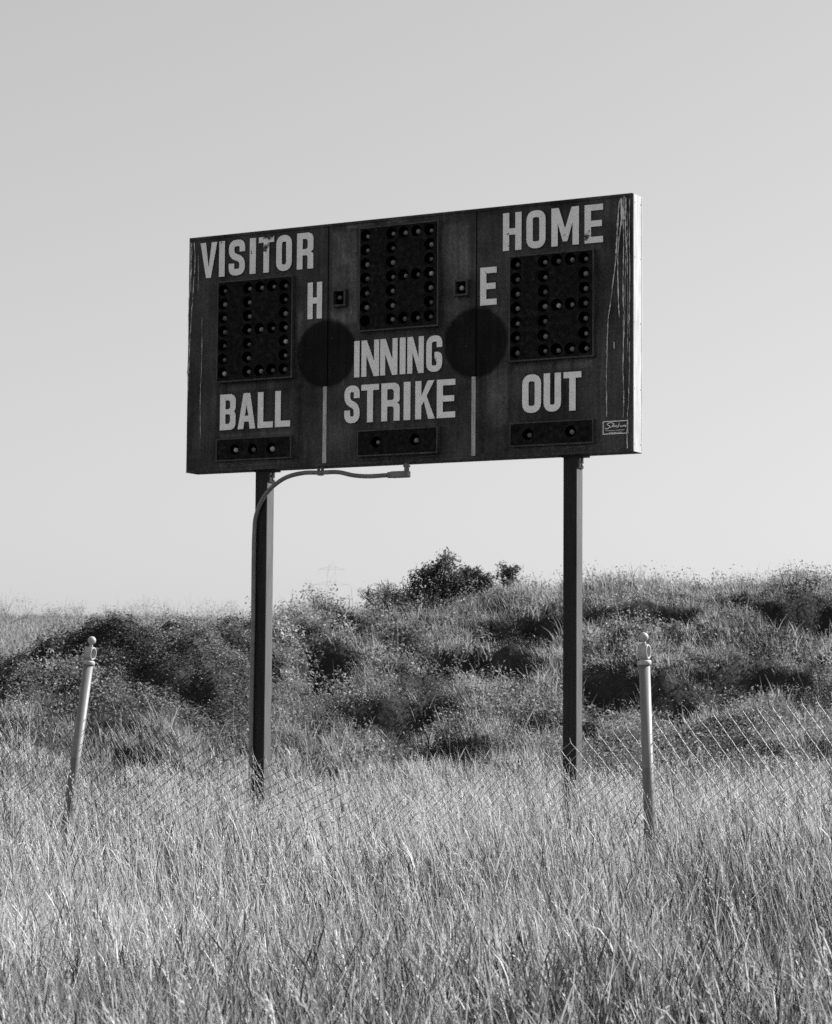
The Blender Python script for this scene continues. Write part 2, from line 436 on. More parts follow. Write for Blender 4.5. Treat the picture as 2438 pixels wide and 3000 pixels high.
n = 330000                                                 # low undergrowth, also inside the hollows
x, y = bank_pts(n, 21.2, 31.0, 7.0)
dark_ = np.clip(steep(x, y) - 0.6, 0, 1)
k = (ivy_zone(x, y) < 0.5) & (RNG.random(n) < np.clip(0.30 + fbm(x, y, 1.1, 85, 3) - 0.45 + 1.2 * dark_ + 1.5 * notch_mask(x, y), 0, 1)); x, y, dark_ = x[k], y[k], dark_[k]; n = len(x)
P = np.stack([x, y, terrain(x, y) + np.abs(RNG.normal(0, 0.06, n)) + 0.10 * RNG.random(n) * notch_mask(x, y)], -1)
pu_ = leaves(P, RNG.uniform(0.014, 0.040, n), np.clip(0.30 + RNG.normal(0, 0.09, n) + 0.9 * (fbm(x, y, 1.6, 88, 3) - 0.5) - 0.15 * dark_ - 0.25 * notch_mask(x, y), 0, 1), 0.3)  # tint lowered in hollows and on steep faces, shade put into the leaf colour
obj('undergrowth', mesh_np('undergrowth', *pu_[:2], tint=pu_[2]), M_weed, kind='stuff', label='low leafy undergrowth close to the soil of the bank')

M_ivy = leaf_mat('creeper_leaf', 0.015, 0.36, 0.15, 0.6, 0.2)
n = 240000
x = RNG.uniform(-6.6, -0.8, n); y = RNG.uniform(21.4, 27.2, n)
k = ivy_zone(x, y) > RNG.random(n); x, y = x[k], y[k]; n = len(x)
dz = np.abs(RNG.normal(0, 0.04, n)) + 0.14 * np.clip(fbm(x, y, 3.2, 80, 2) - 0.35, 0, 1)
P = np.stack([x, y, terrain(x, y) + dz], -1)
tn = np.clip(RNG.normal(0.35, 0.22, n) + 1.0 * (fbm(x, y, 1.5, 90, 3) - 0.5), 0, 1)
pi_ = leaves(P, RNG.uniform(0.016, 0.040, n), tn, 0.72)
obj('creeping_ground_cover', mesh_np('creeping_ground_cover', *pi_[:2], tint=pi_[2]), M_ivy, kind='stuff', label='dark creeping leaves smothering the low mound at left')

# --- thin weeds along the crest and over the far field
n = 5200
x = RNG.uniform(-1.9, 8, n); yc = 29.6 + RNG.normal(0, 0.5, n)
y = np.where(x < -1.2, yc - 1.5, yc)
dens = fbm(x, y * 0, 0.9, 101, 3); k = RNG.random(n) < np.clip((dens - 0.28) * 3, 0.1, 1); x, y, dens = x[k], y[k], dens[k]; n = len(x)
h = RNG.uniform(0.06, 0.26, n) * (0.4 + dens) + 0.14 * (RNG.random(n) < 0.04)
p2 = blades(x, y, h, RNG.uniform(0.004, 0.010, n), RNG.uniform(0, 2 * PI, n), np.abs(RNG.normal(0.12, 0.14, n)), np.abs(RNG.normal(0.2, 0.3, n)), RNG.uniform(0.2, 0.9, n), K=3)
lp = p2[3]; kk = RNG.random(n) < 0.08; lp = np.repeat(lp[kk], 6, 0) + RNG.normal(0, 0.012, (kk.sum() * 6, 3)) * np.array([1, 1, 2.2]) - np.array([0, 0, 0.11])
p3 = leaves(lp, RNG.uniform(0.015, 0.035, len(lp)), RNG.uniform(0.1, 0.7, len(lp)), 0.3)
Vc, Fc, Tc = join([p2[:3], p3])
obj('crest_weeds', mesh_np('crest_weeds', Vc, Fc, tint=Tc), M_bank, kind='stuff', label='thin weeds fringing the top of the bank against the sky')
M_far = leaf_mat('far_grass', 0.22, 0.45, 0.3, 0.7, 0.1)
n = 60000
y = RNG.uniform(27, 95, n); x = -y * RNG.uniform(-0.02, 0.24, n)
p4 = blades(x, y, RNG.uniform(0.06, 0.22, n) * (0.4 + fbm(x, y, 0.25, 110, 3)), RNG.uniform(0.012, 0.03, n), RNG.uniform(0, 2 * PI, n), np.abs(RNG.normal(0.3, 0.25, n)), np.abs(RNG.normal(0.3, 0.3, n)), RNG.uniform(0.1, 0.9, n), K=2)
obj('far_field_grass', mesh_np('far_field_grass', *p4[:2], tint=p4[2]), M_far, kind='stuff', label='short pale grass of the open field beyond the mound')

# --- shrubs
M_bark, nt_, b_ = new_mat('bark', 0.06, 0.9, 0.1)
M_palebark, *_ = new_mat('pale_twig', 0.24, 0.9, 0.1)
M_dkleaf = leaf_mat('shrub_leaf', 0.035, 0.17, 0.3, 0.6, 0.2)
M_paleleaf = leaf_mat('dry_shrub_leaf', 0.20, 0.50, 0.4, 0.7, 0.1)
def shrub(name, x, y, lobes, n_leaf, size, label, leafmat, group=None, twigs=40, seed=0, bark=None, tw=1.0):
    rs = np.random.default_rng(seed + 100)
    z = float(terrain(x, y)) - 0.03
    t = thing(name, label, 'shrub', Matrix.Translation((x, y, z)), group)
    bm = bmesh.new()
    for lx, ly, lz, r in lobes:                            # limbs out to every lobe, then twigs
        mid = Vector((lx * 0.4, ly * 0.4, lz * 0.55))
        tube(bm, catmull([(lx * 0.05, ly * 0.05, 0), mid, (lx, ly, lz)], 4), [0.02 - 0.0013 * i for i in range(9)], 6)
    for k in range(twigs):
        lx, ly, lz, r = lobes[rs.integers(len(lobes))]
        d = rs.normal(0, 1, 3); d[2] = abs(d[2]) * 1.1 + 0.9; d /= np.linalg.norm(d)
        q = Vector((lx, ly, lz)); e = q + Vector(d) * float(r * rs.uniform(0.9, 1.45))
        tube(bm, [q, (q + e) / 2 + Vector(rs.normal(0, 0.03, 3)), e], [0.006 * tw, 0.004 * tw, 0.002 * tw], 4)
    obj('trunk', bm, bark or M_bark, t)
    tot = sum(r ** 2 for *_, r in lobes); Ps, ts = [], []
    for lx, ly, lz, r in lobes:
        m_ = int(n_leaf * r ** 2 / tot)
        nsub = max(6, int(m_ / 45))                        # leaf clumps inside the lobe
        dd = rs.normal(0, 1, (nsub, 3)); dd /= np.linalg.norm(dd, axis=1)[:, None]
        cs = np.array([lx, ly, lz]) + dd * (r * rs.random(nsub) ** 0.4)[:, None] * np.array([1, 1, 0.9])
        cs[:, 2] = np.maximum(cs[:, 2], 0.06)
        idx = rs.integers(0, nsub, m_)
        Ps.append(cs[idx] + rs.normal(0, 0.24 * r + 0.012, (m_, 3)) * np.array([1, 1, 0.8])); ts.append(rs.normal(0.4, 0.22, nsub)[idx] + rs.normal(0, 0.15, m_))
    P = np.concatenate(Ps); T = np.clip(np.concatenate(ts), 0, 1)
    pl = leaves(P, rs.uniform(size * 0.6, size * 1.3, len(P)), T, 0.2)
    obj('crown', mesh_np('crown', *pl[:2], tint=pl[2]), leafmat, t)
    return t
shrub('dark_shrub', 0.30, 29.45, [(-0.36, 0, 0.20, 0.19), (-0.21, 0, 0.44, 0.16), (0.0, 0.05, 0.36, 0.23), (0.06, 0, 0.60, 0.15), (0.25, 0, 0.34, 0.21), (0.46, 0, 0.16, 0.16), (0.30, .1, 0.48, 0.11), (-0.1, 0, 0.14, 0.2)], 9000, 0.042,
      'largest dark leafy shrub on the skyline, spreading wide on the crest of the bank', M_dkleaf, twigs=130, seed=1)
shrub('dark_shrub', 0.79, 29.5, [(-0.06, 0, 0.28, 0.13), (0.06, 0, 0.36, 0.12), (-0.02, 0, 0.48, 0.10), (0.12, 0, .20, .12)], 1900, 0.045,
      'medium dark shrub on the skyline just right of the largest one', M_dkleaf, twigs=14, seed=2)
shrub('dark_shrub', 1.08, 29.55, [(-0.03, 0, 0.40, 0.09), (0.04, 0, 0.28, 0.08), (0.08, 0, 0.42, 0.08)], 900, 0.042,
      'smallest dark shrub, standing alone on the skyline left of the right support post', M_dkleaf, twigs=8, seed=3)
shrub('pale_shrub', -0.40, 29.3, [(-0.15, 0, 0.2, 0.16), (0.05, 0, 0.28, 0.15), (0.18, 0, 0.16, 0.14)], 1300, 0.04,
      'pale wispy shrub on the skyline left of the largest dark shrub', M_paleleaf, twigs=60, seed=4)
far = [(-9.9, 60, 1.3), (-11.4, 61, 1.6), (-8.9, 63, 1.0), (-7.9, 66, 0.9), (-6.7, 62, 1.1), (-5.7, 64, 1.2), (-4.9, 66, 1.0)]
farl = ['wispy pale brush on the far field, cut by the left edge of the photo', 'wispy pale brush beyond the far field, left of the frame', 'low pale brush on the far field left of the dark mound',
        'low pale brush on the far field behind the left end of the dark mound', 'pale brush on the far field behind the left half of the dark mound', 'tallest pale brush rising behind the middle of the dark mound', 'pale brush behind the right end of the dark mound, beside the left support post']
for i, ((fx, fy, s), lb) in enumerate(zip(far, farl)):
    shrub('far_brush', fx, fy, [(-0.45 * s, 0, 0.12 * s, 0.34 * s), (-0.1 * s, 0.1, 0.16 * s, 0.42 * s), (0.3 * s, 0, 0.14 * s, 0.38 * s), (0.8 * s, .2, .06 * s, .25 * s), (-0.95 * s, .2, .06 * s, .27 * s)], 1700, 0.045, lb, M_paleleaf, 'pale brush on the far field', 60, 20 + i, M_palebark, 0.45)

# ------------------------------------------------------------------ scoreboard
BW, BH, BT, YAW = 3.740, 1.83, 0.160, 0.497589
BC = Vector((-0.130437, 17.91673, EYE + 1.824721))
er = Vector((math.cos(YAW), -math.sin(YAW), 0)); eb = Vector((math.sin(YAW), math.cos(YAW), 0))
# local frame: x = along the board from its left edge, z = up from its bottom edge, -y = out of the front face
O = BC - er * BW / 2
M4 = Matrix((er, eb, Vector((0, 0, 1)))).transposed().to_4x4(); M4.translation = O
sb = thing('scoreboard', 'large dark baseball scoreboard on two square posts, lettered VISITOR, HOME, INNING, BALL, STRIKE and OUT', 'scoreboard', M4)

# materials
M_face, nt_, b_ = new_mat('board_paint', 0.035, 0.6, 0.06)
g = G(nt_); cs = g.coord((9, 9, 0.7)); c1 = g.coord()
streak = g.noise(cs, 3.0, 5, 0.6); blot = g.noise(c1, 2.4, 6, 0.6); fine = g.noise(c1, 45, 3)
v = g.math('MULTIPLY', g.ramp(streak, [(0.35, 0.78), (0.75, 1.4)]), g.ramp(blot, [(0.32, 0.5), (0.68, 1.9)]))
v = g.math('MULTIPLY', v, g.ramp(fine, [(0.3, 0.75), (0.7, 1.25)]))
tc = g.n('ShaderNodeTexCoord')
wob = g.math('MULTIPLY', g.math('SUBTRACT', g.noise(c1, 9, 4), 0.5), 0.035)
for cu in (1.245, 2.498):                                  # two round discs of darker paint worn into the face
    vm = g.n('ShaderNodeVectorMath'); vm.operation = 'DISTANCE'; vm.inputs[1].default_value = (cu, 0, 0.848); g.l(tc.outputs['Object'], vm.inputs[0])
    v = g.math('MULTIPLY', v, g.ramp(g.math('ADD', vm.outputs['Value'], wob), [(0.245, 0.20), (0.272, 1.0)]))
sp = g.n('ShaderNodeSeparateXYZ'); g.l(tc.outputs['Object'], sp.inputs[0])
def soft_box(u0, u1, v0, v1, soft):
    f = None
    for ax, lo_, hi_ in (('X', u0, u1), ('Z', v0, v1)):
        for a_, b_2 in ((sp.outputs[ax], lo_), (hi_, sp.outputs[ax])):
            q = g.math('DIVIDE', g.math('SUBTRACT', a_, b_2), soft, True); f = q if f is None else g.math('MULTIPLY', f, q)
    return f
# rain runs and faded areas that follow the panels
for u0, u1, v0, v1, k_ in ((0.26, 0.31, 0.05, 0.68, 0.55), (0.955, 1.06, 0.03, 0.80, 0.62), (2.74, 2.80, 0.03, 0.66, 0.6), (3.10, 3.16, 0.45, 0.68, 0.4), (0.0, 0.09, 0.0, 0.5, 0.7), (2.51, 2.60, 0.02, 0.75, 0.6), (3.45, 3.50, .1, .7, .7),
                           (1.27, 1.52, 1.05, 1.78, 1.75), (2.22, 2.46, 1.0, 1.75, 1.45), (0.98, 1.05, 0.62, 1.2, 1.5), (2.60, 2.78, 0.2, 1.1, 1.3), (0.36, 0.93, 0.60, 0.675, 1.7), (0.30, 0.95, 0.245, 0.29, 1.8), (0.28, 0.96, 0.03, 0.07, 1.7), (1.55, 2.2, 0.25, 0.29, 1.7),
                           (2.80, 3.44, 0.60, 0.68, 1.5), (2.79, 3.45, 0.03, 0.075, 1.8), (1.40, 1.66, 1.76, 1.82, 2.6), (1.74, 1.95, 1.775, 1.82, 2.4), (0.33, 0.95, 1.455, 1.49, 1.6), (2.80, 3.45, 1.45, 1.48, 1.5)):
    k_ = k_ ** 1.35; f = g.math('MULTIPLY', soft_box(u0, u1, v0, v1, 0.03), g.ramp(g.noise(c1, 14, 4, 0.7), [(0.3, 0.25), (0.6, 1.0)]))
    v = g.math('MULTIPLY', v, g.math('ADD', g.math('MULTIPLY', f, k_ - 1.0), 1.0))
vo = g.n('ShaderNodeTexVoronoi'); vo.inputs['Scale'].default_value = 11; g.l(c1, vo.inputs['Vector'])
v = g.math('ADD', v, g.ramp(vo.outputs['Distance'], [(0.02, 4.0), (0.045, 0.0)]))
g.l(g.math('MULTIPLY', v, 0.046), b_.inputs['Base Color'])
g.l(g.ramp(blot, [(0.3, 0.45), (0.7, 0.75)]), b_.inputs['Roughness'])
g.bump(g.noise(c1, 60, 3), 0.08, 0.01, b_)
M_black, nt_, b_ = new_mat('panel_black', 0.012, 0.8, 0.03)
g = G(nt_); c1 = g.coord(); g.l(g.ramp(g.noise(c1, 25, 5, 0.7), [(0.35, 0.006), (0.55, 0.016), (0.8, 0.045)]), b_.inputs['Base Color'])
M_cup, *_ = new_mat('socket_black', 0.003, 0.9, 0.0)
M_rim, nt_, b_ = new_mat('panel_rim', 0.06, 0.5, 0.3)
g = G(nt_); c1 = g.coord((12, 12, 2)); g.l(g.ramp(g.noise(c1, 3, 5, 0.7), [(0.35, 0.018), (0.75, 0.09)]), b_.inputs['Base Color'])
M_patch, nt_, b_ = new_mat('patch_black', 0.010, 0.75, 0.12)
g = G(nt_); c1 = g.coord(); g.l(g.ramp(g.noise(c1, 20, 5, 0.7), [(0.4, 0.006), (0.8, 0.018)]), b_.inputs['Base Color'])
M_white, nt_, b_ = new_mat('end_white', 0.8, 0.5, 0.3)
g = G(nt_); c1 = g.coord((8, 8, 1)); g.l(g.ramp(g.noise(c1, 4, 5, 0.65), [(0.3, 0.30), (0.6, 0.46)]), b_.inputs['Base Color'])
M_alu, nt_, b_ = new_mat('strip_grey', 0.3, 0.5, 0.4)
g = G(nt_); c1 = g.coord((30, 30, 4)); g.l(g.ramp(g.noise(c1, 2, 5, 0.7), [(0.3, 0.22), (0.55, 0.46), (0.75, 0.62)]), b_.inputs['Base Color'])
M_drip, nt_, b_ = new_mat('dried_streak', 0.4, 0.8, 0.1)
g = G(nt_); c1 = g.coord((60, 60, 12)); g.l(g.ramp(g.noise(c1, 1, 4, 0.7), [(0.34, 0.03), (0.42, 0.35), (0.58, 0.80)]), b_.inputs['Base Color'])
def letter_mat(name, wear, spots):
    mt, nt_, b_ = new_mat(name, 0.6, 0.6, 0.25)
    g = G(nt_); c1 = g.coord()
    n1 = g.noise(c1, 30, 6, 0.7); n2 = g.noise(c1, 7, 4, 0.6)
    f = g.math('ADD', g.math('MULTIPLY', n1, 0.62), g.math('MULTIPLY', n2, 0.38))
    tc = g.n('ShaderNodeTexCoord')
    for sx, sz, r, amt in spots:                           # patches where the paint has worn off
        vm = g.n('ShaderNodeVectorMath'); vm.operation = 'DISTANCE'
        vm.inputs[1].default_value = (sx, 0, sz); g.l(tc.outputs['Object'], vm.inputs[0])
        f = g.math('ADD', f, g.math('MULTIPLY', g.math('SUBTRACT', 1.0, g.math('DIVIDE', vm.outputs['Value'], r), True), amt))
    msk = g.ramp(f, [(wear, 0), (wear + 0.05, 1)])
    base = g.ramp(g.noise(g.coord((1, 1, 1)), 12, 6, 0.7), [(0.3, 0.80), (0.65, 0.95)])
    mx = g.n('ShaderNodeMix'); mx.data_type = 'RGBA'
    g.l(msk, mx.inputs[0]); g.l(base, mx.inputs[6]); mx.inputs[7].default_value = (0.04, 0.04, 0.04, 1)
    g.l(mx.outputs[2], b_.inputs['Base Color']); return mt
M_let = letter_mat('letter_paint', 0.66, [])
M_letV = letter_mat('letter_paint_flaked', 0.64, [(0.715, 1.780, 0.095, 0.26), (0.705, 1.68, 0.06, 0.2), (0.30, 1.775, 0.06, 0.2), (0.57, 1.68, 0.05, 0.15)])
M_letH = letter_mat('letter_paint_mottled', 0.60, [(3.39, 1.55, 0.06, 0.14), (3.5, 1.77, 0.05, 0.12), (2.77, 1.63, 0.06, 0.08)])

# cabinet: sheet box with a dark front and underside; white end panels
bm = bmesh.new(); box(bm, 0.003, BW - 0.003, 0.0, BT, 0.0, BH, 0.004)
obj('cabinet', bm, M_face, sb)
bm = bmesh.new()
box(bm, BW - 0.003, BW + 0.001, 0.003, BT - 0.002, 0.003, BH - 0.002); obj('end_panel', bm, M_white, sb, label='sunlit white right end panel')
for hv in (0.06, 0.45, 0.92, 1.38, 1.77):
    for dv in (0.028, 0.132):
        bm = bmesh.new(); tube(bm, [(BW + 0.0008, dv, hv), (BW + 0.0035, dv, hv)], 0.006, 8); obj('screw', bm, M_alu, sb)
bm = bmesh.new(); box(bm, BW + 0.0012, BW + 0.003, 0.003, 0.014, 0.004, BH - 0.003); box(bm, BW + 0.0012, BW + 0.003, BT - 0.013, BT - 0.003, 0.004, BH - 0.003); obj('end_flange', bm, M_white, sb)
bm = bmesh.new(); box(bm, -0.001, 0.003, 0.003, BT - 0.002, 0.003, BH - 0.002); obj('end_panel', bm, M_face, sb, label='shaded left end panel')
# edge trim along the bottom and top of the front
bm = bmesh.new(); box(bm, 0.004, BW - 0.004, -0.006, -0.001, 0.0, 0.022, 0.001); obj('edge_trim', bm, M_face, sb)
bm = bmesh.new(); box(bm, 0.004, BW - 0.004, -0.006, -0.001, BH - 0.020, BH, 0.001); obj('edge_trim', bm, M_face, sb)
# seams: dark lap line above, bare strip below
for su, s0, s1, vt in ((1.247, 1.222, 1.254, 0.60), (2.496, 2.472, 2.504, 0.60)):
    bm = bmesh.new(); box(bm, su + 0.006, su + 0.0115, -0.004, -0.001, vt, BH - 0.021); obj('seam', bm, M_cup, sb)
    bm = bmesh.new(); box(bm, s0, s1, -0.006, -0.001, 0.023, vt, 0.001)
    for hv in (0.12, 0.33, 0.52): box(bm, (s0 + s1) / 2 - 0.004, (s0 + s1) / 2 + 0.004, -0.008, -0.0055, hv, hv + 0.008)
    obj('seam_strip', bm, M_alu, sb)

# bulbs and bulb panels
M_bulbs = []
for nm, a_ in (('bulb_glass', 0.17), ('bulb_glass_clear', 0.10), ('bulb_glass_bright', 0.36)):
    mt, nt_, b_ = new_mat(nm, a_, 0.45, 0.3); M_bulbs.append(mt)
def bulb_mesh():
    bm = bmesh.new(); prof = [(0.006, 0.02), (0.011, 0.012), (0.0155, 0.004), (0.0185, -0.006), (0.0175, -0.014), (0.013, -0.021), (0.006, -0.0245), (0.001, -0.0252)]
    n = 16; rings = [[bm.verts.new((r * math.cos(2 * PI * k / n), y, r * math.sin(2 * PI * k / n))) for k in range(n)] for r, y in prof]
    for A, B in zip(rings[:-1], rings[1:]):
        for k in range(n): bm.faces.new((A[k], A[(k + 1) % n], B[(k + 1) % n], B[k]))
    bm.faces.new(rings[0]); bm.faces.new(rings[-1]); bmesh.ops.recalc_face_normals(bm, faces=bm.faces)
    me = bpy.data.meshes.new('bulb'); bm.to_mesh(me); bm.free()
    me.polygons.foreach_set('use_smooth', [True] * len(me.polygons)); return me
BULB = [bulb_mesh() for _ in range(3)]
for me, mt in zip(BULB, M_bulbs): me.materials.append(mt)

def holed_plate(bm, u0, u1, v0, v1, depth, holes, r, n=20):
    """plate in front of the board with round holes; each hole has a wall and a dark floor"""
    d = -depth
    us = sorted({u0, u1} | {round(h[0], 4) for h in holes}); vs = sorted({v0, v1} | {round(h[1], 4) for h in holes})
    loops = [[(u0, v0), (u1, v0), (u1, v1), (u0, v1)]]
    for cu, cv in holes: loops.append([(cu + r * math.cos(2 * PI * k / n), cv + r * math.sin(2 * PI * k / n)) for k in range(n)][::-1])
    allp = [p for lp in loops for p in lp]
    V = [bm.verts.new((p[0], d, p[1])) for p in allp]
    for t in tessellate_polygon([[Vector((p[0], p[1], 0)) for p in lp] for lp in loops]):
        try: f = bm.faces.new([V[i] for i in t]); f.material_index = 0
        except ValueError: pass
    o = 4
    for lp in loops[1:]:
        ring = V[o:o + n]; o += n
        back = [bm.verts.new((v.co.x, -0.002, v.co.z)) for v in ring]
        for k in range(n): bm.faces.new((ring[k], ring[(k + 1) % n], back[(k + 1) % n], back[k])).material_index = 1
        bm.faces.new(back).material_index = 1
    # outer walls
    base = [bm.verts.new((p[0], 0.0, p[1])) for p in loops[0]]
    for k in range(4): bm.faces.new((V[k], V[(k + 1) % 4], base[(k + 1) % 4], base[k])).material_index = 2

def bulb_panel(name, u0, u1, v0, v1, bulbs, depth=0.045, r=0.0435, missing=(), bright=(), shift=(-0.012, 0.006), rim=0.010, label=None):
    bm = bmesh.new()
    holed_plate(bm, u0, u1, v0, v1, depth, [(u + shift[0], v + shift[1]) for u, v in bulbs], r)
    bmesh.ops.recalc_face_normals(bm, faces=bm.faces)
    me = bpy.data.meshes.new(name); bm.to_mesh(me); bm.free()
    for mt in (M_black, M_cup, M_rim): me.materials.append(mt)
    p = obj(name, me, None, sb)
    if label: p['label'] = label
    bm = bmesh.new()                                       # folded rim round the panel
    for a in ((u0 - rim, u0, v0 - rim, v1 + rim), (u1, u1 + rim, v0 - rim, v1 + rim), (u0, u1, v0 - rim, v0), (u0, u1, v1, v1 + rim)):
        box(bm, a[0], a[1], -depth - 0.003, -0.0012, a[2], a[3])
    obj('panel_rim', bm, M_rim, p)
    for i, (u, v) in enumerate(bulbs):
        if i in missing: continue
        b = obj('bulb', BULB[2 if i in bright else (1 if random.random() < 0.4 else 0)], None, p)
        b.location = (u + random.uniform(-.0015, .0015), -0.018, v + random.uniform(-.0015, .0015))
        b.rotation_euler = (random.uniform(-.2, .2), random.uniform(0, 6), random.uniform(-.2, .2)); b.scale = [random.uniform(.88, 1.12)] * 3
    return p

def digit(cols, vtop):
    vs = [vtop - 0.1066 * k for k in range(7)]; L = [(cols[0], v) for v in vs] + [(cols[1], v) for v in vs]
    L += [(cols[c_], vs[k]) for c_ in (2, 3) for k in (0, 3, 6)] + [(cols[4], v) for v in vs]
    return L
bulb_panel('digit_panel', 0.305, 0.962, 0.688, 1.448, digit((0.361, 0.582, 0.690, 0.798, 0.906), 1.384), bright=(6, 24), label='bulb digit panel under VISITOR')
bulb_panel('digit_panel', 1.556, 2.205, 0.995, 1.757, digit((1.612, 1.830, 1.933, 2.040, 2.150), 1.698), bright=(23,), missing=(6,), r=0.043, label='bulb digit panel above INNING')
bulb_panel('digit_panel', 2.800, 3.448, 0.692, 1.440, digit((2.856, 3.075, 3.179, 3.286, 3.393), 1.384), bright=(15,), label='bulb digit panel under HOME')
bulb_panel('count_panel', 0.300, 0.955, 0.082, 0.236, [(0.471, 0.152), (0.632, 0.150), (0.797, 0.148)], 0.03, r=0.042, bright=(0, 2), label='three-bulb panel under BALL')
bulb_panel('count_panel', 1.550, 2.205, 0.064, 0.240, [(1.712, 0.152), (2.037, 0.153)], 0.04, r=0.042, label='two-bulb panel under STRIKE')
bulb_panel('count_panel', 2.800, 3.440, 0.080, 0.234, [(2.951, 0.149), (3.284, 0.156)], 0.03, r=0.042, label='two-bulb panel under OUT')
for nm, u0, u1, v0, v1, bu, bv, br in (('H', 1.318, 1.432, 1.190, 1.318, 1.378, 1.256, ()), ('E', 2.344, 2.456, 1.192, 1.312, 2.402, 1.250, (0,))):
    bm = bmesh.new()                                       # a square hood open to the front
    for a in ((u0, u0 + 0.014, v0, v1), (u1 - 0.014, u1, v0, v1), (u0 + 0.014, u1 - 0.014, v0, v0 + 0.014), (u0 + 0.014, u1 - 0.014, v1 - 0.014, v1)):
        box(bm, a[0], a[1], -0.05, -0.001, a[2], a[3])
    h_ = obj('indicator_hood', bm, M_rim, sb, label='small square one-bulb hood beside the letter ' + nm)
    bm = bmesh.new(); box(bm, u0 + 0.014, u1 - 0.014, -0.003, -0.0008, v0 + 0.014, v1 - 0.014); obj('hood_floor', bm, M_cup, h_)
    b = obj('bulb', BULB[2 if br else 1], None, h_); b.location = (bu, -0.022, bv)

# ---- lettering
LH = 0.275; S_ = 0.050
def arcpts(path, r, closed=False, seg=4):
    """round the corners of a polyline"""
    P = [Vector((p[0], p[1])) for p in path]; n = len(P); out = []
    for i in range(n):
        if not closed and i in (0, n - 1): out.append(P[i]); continue
        a, b, c = P[i - 1], P[i], P[(i + 1) % n]
        d1, d2 = (a - b), (c - b); l = min(r, d1.length * 0.49, d2.length * 0.49)
        p, q = b + d1.normalized() * l, b + d2.normalized() * l
        for k in range(seg + 1):
            t = k / seg; out.append(p * (1 - t) ** 2 + b * 2 * t * (1 - t) + q * t * t)
    return out
def offset(P, d, closed=False):
    out = []; n = len(P)
    for i in range(n):
        a = P[i - 1] if (closed or i > 0) else P[i]; c = P[(i + 1) % n] if (closed or i < n - 1) else P[i]
        t = (c - a)
        if t.length < 1e-9: t = Vector((1, 0))
        t.normalize(); out.append(P[i] + Vector((-t.y, t.x)) * d)
    return out
def stroke(path, s, r, closed=False):
    P = arcpts(path, r, closed)
    A, B = offset(P, s / 2, closed), offset(P, -s / 2, closed)
    return [A, B] if closed else [A + B[::-1]]
